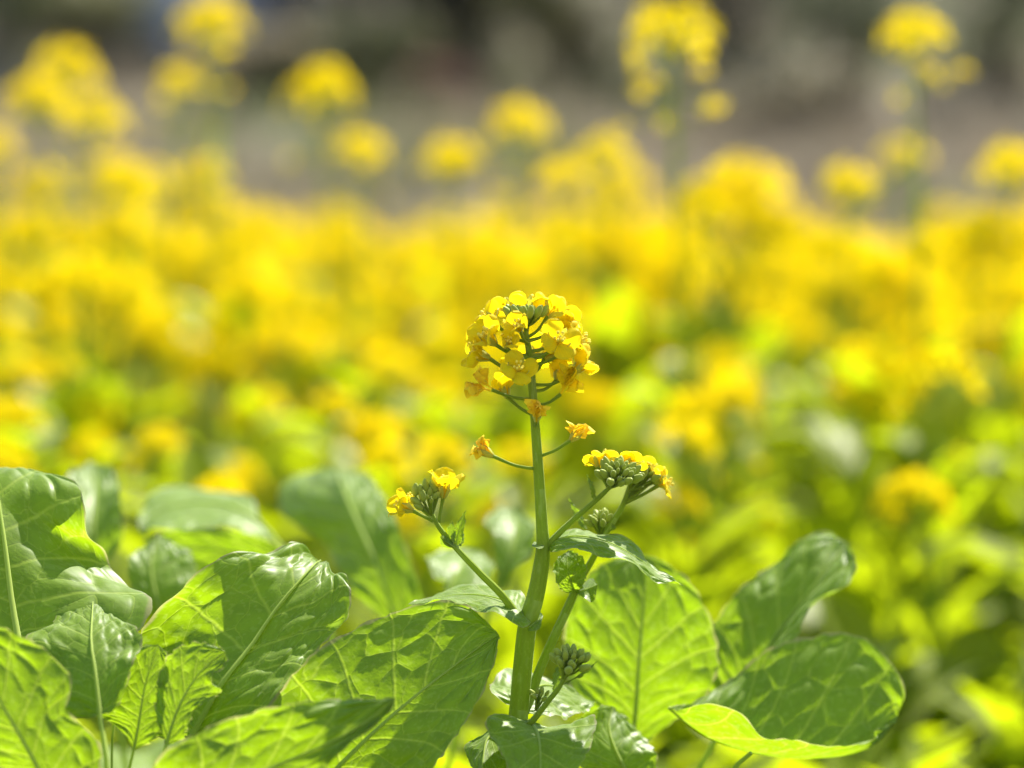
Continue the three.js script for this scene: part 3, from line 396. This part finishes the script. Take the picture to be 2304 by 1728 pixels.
  leaf(C, px([[1300, 1720, 5], [1280, 1640, 5], [1340, 1590, 6]]), px([[1440, 1790, 6], [1390, 1700, 5.6], [1370, 1640, 6.4], [1380, 1590, 7.6]]), px([[1480, 1720, 6], [1440, 1640, 7]]), MAT.leafA, { root: c });
  filler(C, 12, 64, { len: 0.11, h: 0.06 });

  const d = rootAt([840, 1500, 27]), Dd = thing('leafy_plant', 'blurred leafy plant with big pale rounded leaf behind the left branch', 'plant', d, ROSETTES);
  leaf(Dd, px([[800, 1340, 26], [755, 1260, 30], [700, 1198, 33], [634, 1150, 36], [640, 1100, 38], [690, 1062, 39]]), px([[900, 1430, 24], [862, 1310, 25], [818, 1205, 27], [780, 1120, 30], [762, 1062, 34], [766, 1056, 36]]), px([[950, 1360, 24], [925, 1270, 25], [892, 1170, 27], [852, 1100, 31], [806, 1062, 35]]), MAT.leafA, { root: d, wave: 0.6 });
  leaf(Dd, px([[1010, 1330, 20], [960, 1270, 22], [985, 1240, 25]]), px([[980, 1420, 20], [1010, 1330, 21], [1040, 1270, 23], [1060, 1236, 26]]), px([[1080, 1340, 20], [1110, 1290, 22], [1096, 1246, 25]]), MAT.leafB, { root: d });
  leaf(Dd, px([[1110, 1220, 26], [1096, 1160, 28]]), px([[1120, 1330, 25], [1150, 1240, 26], [1160, 1180, 28], [1150, 1140, 31]]), px([[1190, 1250, 25], [1210, 1190, 27]]), MAT.leafA, { root: d });
  filler(Dd, 10, 65, { len: 0.12, h: 0.09 });
  const e = rootAt([430, 1500, 26]), E = thing('leafy_plant', 'blurred leafy plant with flat drooping leaf behind the veined leaf', 'plant', e, ROSETTES);
  leaf(E, px([[590, 1190, 28], [560, 1120, 31], [480, 1092, 34], [390, 1096, 34], [330, 1130, 31]]), px([[640, 1240, 26], [580, 1170, 27], [480, 1130, 29], [390, 1136, 29], [310, 1180, 27]]), px([[600, 1240, 24], [520, 1196, 24], [420, 1190, 24], [340, 1200, 25]]), MAT.leafA, { root: e });
  leaf(E, px([[640, 1240, 22], [540, 1196, 22], [430, 1190, 22], [360, 1200, 22]]), px([[660, 1330, 22], [600, 1270, 22], [500, 1240, 22], [400, 1232, 22], [320, 1220, 22]]), px([[620, 1330, 22], [500, 1300, 22], [400, 1270, 22]]), MAT.leafA, { root: e });
  leaf(E, px([[140, 1200, 24], [140, 1100, 27], [170, 1050, 30]]), px([[220, 1320, 24], [210, 1200, 25], [215, 1100, 28], [210, 1040, 32]]), px([[270, 1220, 24], [275, 1130, 26], [250, 1060, 30]]), MAT.leafA, { root: e });
  leaf(E, px([[300, 1330, 18], [290, 1260, 19]]), px([[380, 1420, 18], [350, 1340, 18], [340, 1270, 19], [360, 1200, 21]]), px([[440, 1340, 18], [430, 1250, 20]]), MAT.leafA, { root: e });
  filler(E, 10, 66, { len: 0.12, h: 0.09 });
}

// ---------------------------------------------------------------- the field: flowering plants out of focus
const FM = {
  petal: new THREE.MeshPhysicalMaterial({ color: new THREE.Color().setRGB(0.90, 0.69, 0.002), side: THREE.DoubleSide, specularIntensity: 0.05, roughness: 1, transmission: 0.45, thickness: 0 }),
  stem: new THREE.MeshPhysicalMaterial({ color: new THREE.Color().setRGB(0.28, 0.40, 0.03), side: THREE.DoubleSide, roughness: 1, specularIntensity: 0.2, transmission: 0.3, thickness: 0, clearcoat: 0.15, clearcoatRoughness: 0.4 }),
  leaf: new THREE.MeshPhysicalMaterial({ color: new THREE.Color().setRGB(0.36, 0.445, 0.004), side: THREE.DoubleSide, specularIntensity: 0.2, roughness: 1, transmission: 0.74, thickness: 0, clearcoat: 0.6, clearcoatRoughness: 0.4 }),
};
function headGeo(seed, R, n, low) {
  const r = rng(seed), petals = [], green = [], pos = [], uv = [], idx = [];
  for (let k = 0; k < n; k++) {
    const spent = k >= n - low, t = spent ? 1 : (k + 0.5) / (n - low), a = k * 2.39996 + r() * 0.4, rad = R * (spent ? 0.75 + 0.4 * r() : Math.sqrt(t)), y = spent ? -R * (0.7 + 1.5 * r()) : R * 0.75 * (1 - t * t * 1.1) + (r() - 0.5) * 0.012;
    const b = V(Math.cos(a) * rad, y, Math.sin(a) * rad), ax = V(Math.cos(a) * (0.35 + t), 0.9 - 0.5 * t, Math.sin(a) * (0.35 + t)).normalize(), q = new THREE.Quaternion().setFromUnitVectors(UP, ax), s = (spent ? 0.5 : 0.85 + 0.35 * r()) * 0.0115, sp = r() * 6;
    green.push(tube([V(0, y * 0.5 - R * 0.5, 0), b.clone().multiplyScalar(0.5).setY(lerp(y * 0.5 - R * 0.5, y, 0.4)), b], [0.0008, 0.0008], 2, 3));
    for (let p = 0; p < 4; p++) {
      const pa = sp + p * 1.571, c = V(Math.cos(pa), 0, Math.sin(pa)), w = V(-Math.sin(pa), 0, Math.cos(pa)), o = pos.length / 3, up = spent ? 1.4 : 0.35 + 0.4 * r();
      const pt = (l, h, ww) => { const v = c.clone().multiplyScalar(l * s).add(V(0, h * s * up + 0.003, 0)).addScaledVector(w, ww * s).applyQuaternion(q).add(b); pos.push(v.x, v.y, v.z); uv.push(0.5, 0.5); };
      pt(0.05, 0, 0); pt(0.5, 0.62, 0.36); pt(0.5, 0.62, -0.36); pt(0.96, 0.75, 0.25); pt(0.96, 0.75, -0.25);
      idx.push(o, o + 1, o + 2, o + 1, o + 3, o + 2, o + 2, o + 3, o + 4);
    }
  }
  for (let k = 0; k < 7; k++) { const a = k * 2.4, q = R * 0.22 * Math.sqrt(k / 7); green.push(new THREE.SphereGeometry(0.0026, 5, 4).scale(1, 1.6, 1).translate(Math.cos(a) * q, R * 0.72, Math.sin(a) * q)); }
  return { petals: bufferOf(pos, uv, idx), green: mergeGeometries(green) };
}
const HEADS = [headGeo(1, 0.030, 24, 3), headGeo(2, 0.026, 20, 4), headGeo(3, 0.034, 28, 2), headGeo(4, 0.022, 14, 2), headGeo(5, 0.029, 22, 5)];
const BUDHEAD = headGeo(9, 0.022, 7, 0);
/** a simple field leaf, bent along its length */
function fieldLeaf(base, yaw, len, wid, rise, droop) {
  const n = 5, d = V(Math.cos(yaw), 0, Math.sin(yaw)), s = V(-Math.sin(yaw), 0, Math.cos(yaw)), P = []; let p = base.clone(), e = rise;
  for (let i = 0; i <= n; i++) { P.push([p.clone(), e]); p = p.clone().addScaledVector(V(d.x * Math.cos(e), Math.sin(e), d.z * Math.cos(e)), len / n); e -= droop / n; }
  const W = [0.08, 0.55, 0.95, 1, 0.75, 0.12];
  return sheet((u, t) => { const i = Math.round(t * n), [q, el] = P[i], w = wid * 0.5 * W[i]; return q.clone().addScaledVector(s, u * w).add(V(-d.x * Math.sin(el), Math.cos(el), -d.z * Math.sin(el)).multiplyScalar(Math.abs(u) * w * 0.4)); }, 2, n);
}
function pods(line, h, r, n) { const a = []; for (let k = 0; k < n; k++) { const t = 0.74 + 0.17 * k / n, b = line(t), y = k * 2.4 + r(), l = 0.022 + 0.012 * r(), d = V(Math.cos(y), 0.75, Math.sin(y)).normalize(); a.push(tube([b, b.clone().addScaledVector(d, l * 0.45), b.clone().addScaledVector(d, l).add(V(0, l * 0.2, 0))], [0.0006, 0.0011, 0.0004], 4, 4)); } return a; }
function plantPieces(seed, h, nb, leaves, leafTop, cap = 0.985) {
  const r = rng(seed), lean = V((r() - 0.5) * 0.06, 0, (r() - 0.5) * 0.06), line = (t) => V(lean.x * t * t, h * t, lean.z * t * t), stems = [], heads = [], fol = [];
  stems.push(tube([line(0), line(0.35), line(0.7), line(1)], [0.0048, 0.0042, 0.0034, 0.0018], 6, 5));
  if (cap < 0.9) stems.push(...pods(line, h, r, 7));
  heads.push([line(1), Math.floor(r() * HEADS.length), (cap < 0.9 ? 1.15 : h < 0.36 ? 0.6 : 0.95) + 0.3 * r()]);
  for (let k = 0; k < nb; k++) { const t = 0.58 + 0.3 * r(), a = k * 2.4 + r(), b = line(t), l = h * (0.16 + 0.22 * r()), e = b.clone().add(V(Math.cos(a) * l * 0.42, l * (0.75 + 0.35 * r()), Math.sin(a) * l * 0.42)); e.y = Math.min(e.y, h * cap); stems.push(tube([b, b.clone().lerp(e, 0.5).add(V(Math.cos(a) * 0.012, 0, Math.sin(a) * 0.012)), e], [0.0026, 0.0022, 0.0014], 4, 4)); heads.push([e, Math.floor(r() * HEADS.length), 0.48 + 0.36 * r()]); }
  for (let k = 0; k < leaves; k++) { const t = leafTop * (0.06 + 0.94 * Math.pow(r(), 0.7)), a = k * 2.4 + r() * 1.2, big = 1 - 0.55 * t / leafTop, l = (0.085 + 0.075 * r()) * big + 0.03; fol.push(fieldLeaf(line(t), a, l, l * (0.36 + 0.24 * r()), 0.75 + 0.7 * r(), 0.3 + 1.3 * r())); }
  return { h, top: line(1), stem: mergeGeometries(stems), heads, foliage: mergeGeometries(fol) };
}
const TALL = [1, 2, 3, 4, 5, 6].map((k) => plantPieces(30 + k, 0.66 + 0.02 * k, [2, 1, 2, 1, 2, 1][k - 1], 12, 0.52, 0.72));
const MIDS = [1, 2, 3, 4, 5, 6, 7].map((k) => plantPieces(130 + k, 0.36 + 0.012 * k, [5, 4, 6, 3, 5, 4, 6][k - 1], 9, 0.7));
const LOWS = [1, 2, 3, 4, 5].map((k) => plantPieces(230 + k, 0.26 + 0.02 * k, [0, 1, 0, 1, 0][k - 1], 8, 0.92));
function makePlant(v, name, label, group) {
  const g = thing(name, label, 'plant', V(0, 0, 0), group);
  part('stem', v.stem, FM.stem, g); part('foliage', v.foliage, FM.leaf, g);
  for (const [p, k, s] of v.heads) { const m = part('flower_head', HEADS[k].petals, FM.petal, g); m.position.copy(p); m.scale.setScalar(s); m.rotation.y = p.x * 90 + k; m.userData.kind = 'stuff'; part('pedicel_cluster', HEADS[k].green, FM.stem, m).userData.kind = 'stuff'; }
  return g;
}
const first = new Map();
function fieldPlant(v, p, turn, s, label, group) {
  let g = first.get(v);
  if (!g) { g = makePlant(v, 'flowering_plant', label, group); first.set(v, g); }
  else { g = g.clone(); g.name = numbered('flowering_plant'); g.userData = { label, category: 'plant', group }; scene.add(g); }
  g.position.copy(p); g.rotation.y = turn; g.scale.setScalar(s); return g;
}
{
  const r = rng(2024);
  // plants whose main head stands out against the bank: [px, py of the head, distance, label]
  const tall = [
    [478, 70, 3.2, 'tallest plant at left, head touching the top edge beside the wall'], [150, 165, 3.2, 'upper of three clustered yellow heads near the left edge'], [88, 240, 3.1, 'leftmost of three clustered yellow heads near the left edge'], [215, 280, 3.0, 'lower of three clustered yellow heads near the left edge'],
    [408, 195, 3.4, 'tall plant with small head just below the topmost left head'], [718, 215, 3.2, 'tall plant with round head alone above the left middle of field'], [808, 350, 3.2, 'plant with round head just below right of the lone tall head'], [1155, 292, 3.1, 'plant with round head standing alone at top of picture middle'],
    [1005, 372, 3.3, 'plant with head left below the round middle head'], [1500, 92, 2.45, 'tall plant with large clear head against the black shrub'], [2125, 90, 2.55, 'tall plant with clear head and bare stem at upper right'], [1380, 365, 3.0, 'plant with round head left of the long bare stem'],
    [1270, 415, 3.1, 'plant with head touching the round one left of bare stem'], [1895, 430, 2.7, 'plant with wide arched double head at middle right'], [2255, 395, 2.7, 'plant with broad head cut by the right edge'], [2185, 520, 2.7, 'plant with round head below the one at right edge'],
    [1525, 490, 2.8, 'plant with broad head right below the long bare stem'], [325, 425, 3.0, 'plant with broad head low at left above the yellow mass'], [-20, 345, 3.4, 'plant whose head is cut off by the left edge'], [480, 400, 3.3, 'dull yellow head between two broad heads at left'], [95, 430, 3.3, 'pale low head under the three clustered heads'], [1640, 440, 3.1, 'plant with small head right of the broad head below stem'],
  ];
  const SPENT = { 9: [[1600, 246], [1620, 380], [1440, 205], [1468, 185], [1575, 160]], 10: [[2070, 150], [2165, 160], [2090, 165]] }, SPENTGEO = headGeo(77, 0.005, 3, 0).petals;
  tall.forEach(([x, y, D, label], k) => { const P = at(x, y + 12, D), v = TALL[k % TALL.length], s = P.y / v.h, turn = r() * 6.28, t = v.top.clone().multiplyScalar(s).applyAxisAngle(UP, turn); const g = fieldPlant(v, V(P.x - t.x, 0, P.z - t.z), turn, s, label, 'flowering plants of the field'); g.updateMatrixWorld(true);
    for (const [fx, fy] of SPENT[k] ?? []) { const Q = g.worldToLocal(at(fx, fy, D)), h = Q.y - 0.02, f = h / v.h, o = V(v.top.x * f * f, h, v.top.z * f * f), m = part('spent_flower', SPENTGEO, FM.petal, g); m.position.copy(Q); m.rotation.y = fx; m.scale.setScalar(0.6); part('pedicel', tube([o, o.clone().lerp(Q, 0.5), Q], [0.0008, 0.0007], 3, 4), FM.stem, g); } });
  { // the greenish head still in bud
    const P = at(2030, 375, 3.3), g = thing('flowering_plant', 'plant with greenish yellow head still in bud at right', 'plant', V(P.x, 0, P.z), 'flowering plants of the field');
    part('stem', tube([V(0, 0, 0), V(0.01, P.y * 0.5, 0), V(0, P.y, 0)], [0.004, 0.003, 0.0018], 8, 6), FM.stem, g); const m = part('flower_head', BUDHEAD.petals, FM.petal, g); m.position.y = P.y; part('pedicel_cluster', BUDHEAD.green, FM.stem, m); part('foliage', MIDS[0].foliage, FM.leaf, g);
  }
  // the rows behind: near ones as plants of their own, the rest and what lies beside the frame as one mass
  const spots = [];
  let z = 2.2; while (z < 6.0) { const step = z < 2.8 ? 0.16 : 0.115 + 0.01 * z; const half = 0.165 * z * 1.0 + 0.9; for (let x = -half; x < half; x += step * (0.75 + 0.5 * r())) spots.push([x + (r() - 0.5) * 0.06, z + (r() - 0.5) * step]); z += step * 0.82; }
  let n = 0; const rest = [];
  for (const [x, zz] of spots) {
    const inside = Math.abs(x) < 0.172 * zz, low = r() < lerp(0.94, 0.10, smooth(2.4, 3.5, zz)), set = low ? LOWS : MIDS, v = set[Math.floor(r() * set.length)];
    const drop = low ? 1 : 0.76 + 0.24 * r() + 0.42 * (fbm(x * 1.7 + 7, zz * 1.7, 2) - 0.4) + (r() < (zz > 2.6 && zz < 4 ? 0.2 : 0.08) ? 0.10 + 0.14 * r() : 0), want = low ? (0.20 + 0.09 * r() + 0.02 * zz) / v.h : drop * (0.385 + 0.004 * zz) / v.h, p = V(x, 0, -zz), turn = r() * 6.28;
    if (inside && n < 278) { fieldPlant(v, p, turn, want, low ? 'short leafy plant with one or two small heads in the blurred green rows' : 'flowering plant massed in the blurred yellow field', low ? 'short blurred plants before the yellow mass' : 'plants of the blurred yellow mass'); n++; }
    else rest.push([v, p, turn, want]);
  }
  // one mass: stems, leaves and heads of the farther plants and those beside the frame
  const count = (f) => rest.reduce((s, x) => s + f(x), 0), m4 = new THREE.Matrix4(), h4 = new THREE.Matrix4(), q = new THREE.Quaternion();
  const kinds = [...MIDS, ...LOWS];
  const mass = (geo, mat, mats, name, label) => { if (!mats.length) return; const im = new THREE.InstancedMesh(geo, mat, mats.length); mats.forEach((m, i) => im.setMatrixAt(i, m)); setting(im, name, 'stuff', label); };
  const headMats = HEADS.map(() => []);
  kinds.forEach((v) => {
    const ms = rest.filter((x) => x[0] === v).map(([, p, t, s]) => new THREE.Matrix4().compose(p, q.setFromAxisAngle(UP, t).clone(), V(s, s, s)));
    mass(v.stem, FM.stem, ms, 'field_stems', 'green stems of the farther flowering plants'); mass(v.foliage, FM.leaf, ms, 'field_foliage', 'leaves of the farther flowering plants');
    for (const m of ms) for (const [p, k, s] of v.heads) headMats[k].push(m.clone().multiply(h4.compose(p, new THREE.Quaternion(), V(s, s, s))));
  });
  HEADS.forEach((h, k) => { mass(h.petals, FM.petal, headMats[k], 'field_blossom', 'yellow blossom of the farther flowering plants'); mass(h.green, FM.stem, headMats[k], 'field_stalks', 'flower stalks of the farther flowering plants'); });
}
{ // low green growth covering the soil between the plants
  const r = rng(909), bits = []; for (let k = 0; k < 8; k++) bits.push(fieldLeaf(V(0, 0, 0), k * 2.4 + r(), 0.05 + 0.05 * r(), 0.022 + 0.014 * r(), 0.9 + 0.5 * r(), 0.4 + 0.8 * r()));
  const N = 4600, im = new THREE.InstancedMesh(mergeGeometries(bits), FM.leaf, N), m4 = new THREE.Matrix4(), q = new THREE.Quaternion();
  for (let k = 0; k < N; k++) { const z = 0.9 + 5.2 * Math.pow(r(), 1.3), x = (r() - 0.5) * 2 * (0.17 * z + 0.8), s = 0.9 + 1.1 * r(); m4.compose(V(x, -0.004, -z), q.setFromAxisAngle(UP, r() * 6.28), V(s, s, s)); im.setMatrixAt(k, m4); }
  setting(im, 'weeds', 'stuff', 'low bright green growth covering the soil between the plants');
}
renderer.render(scene, camera);
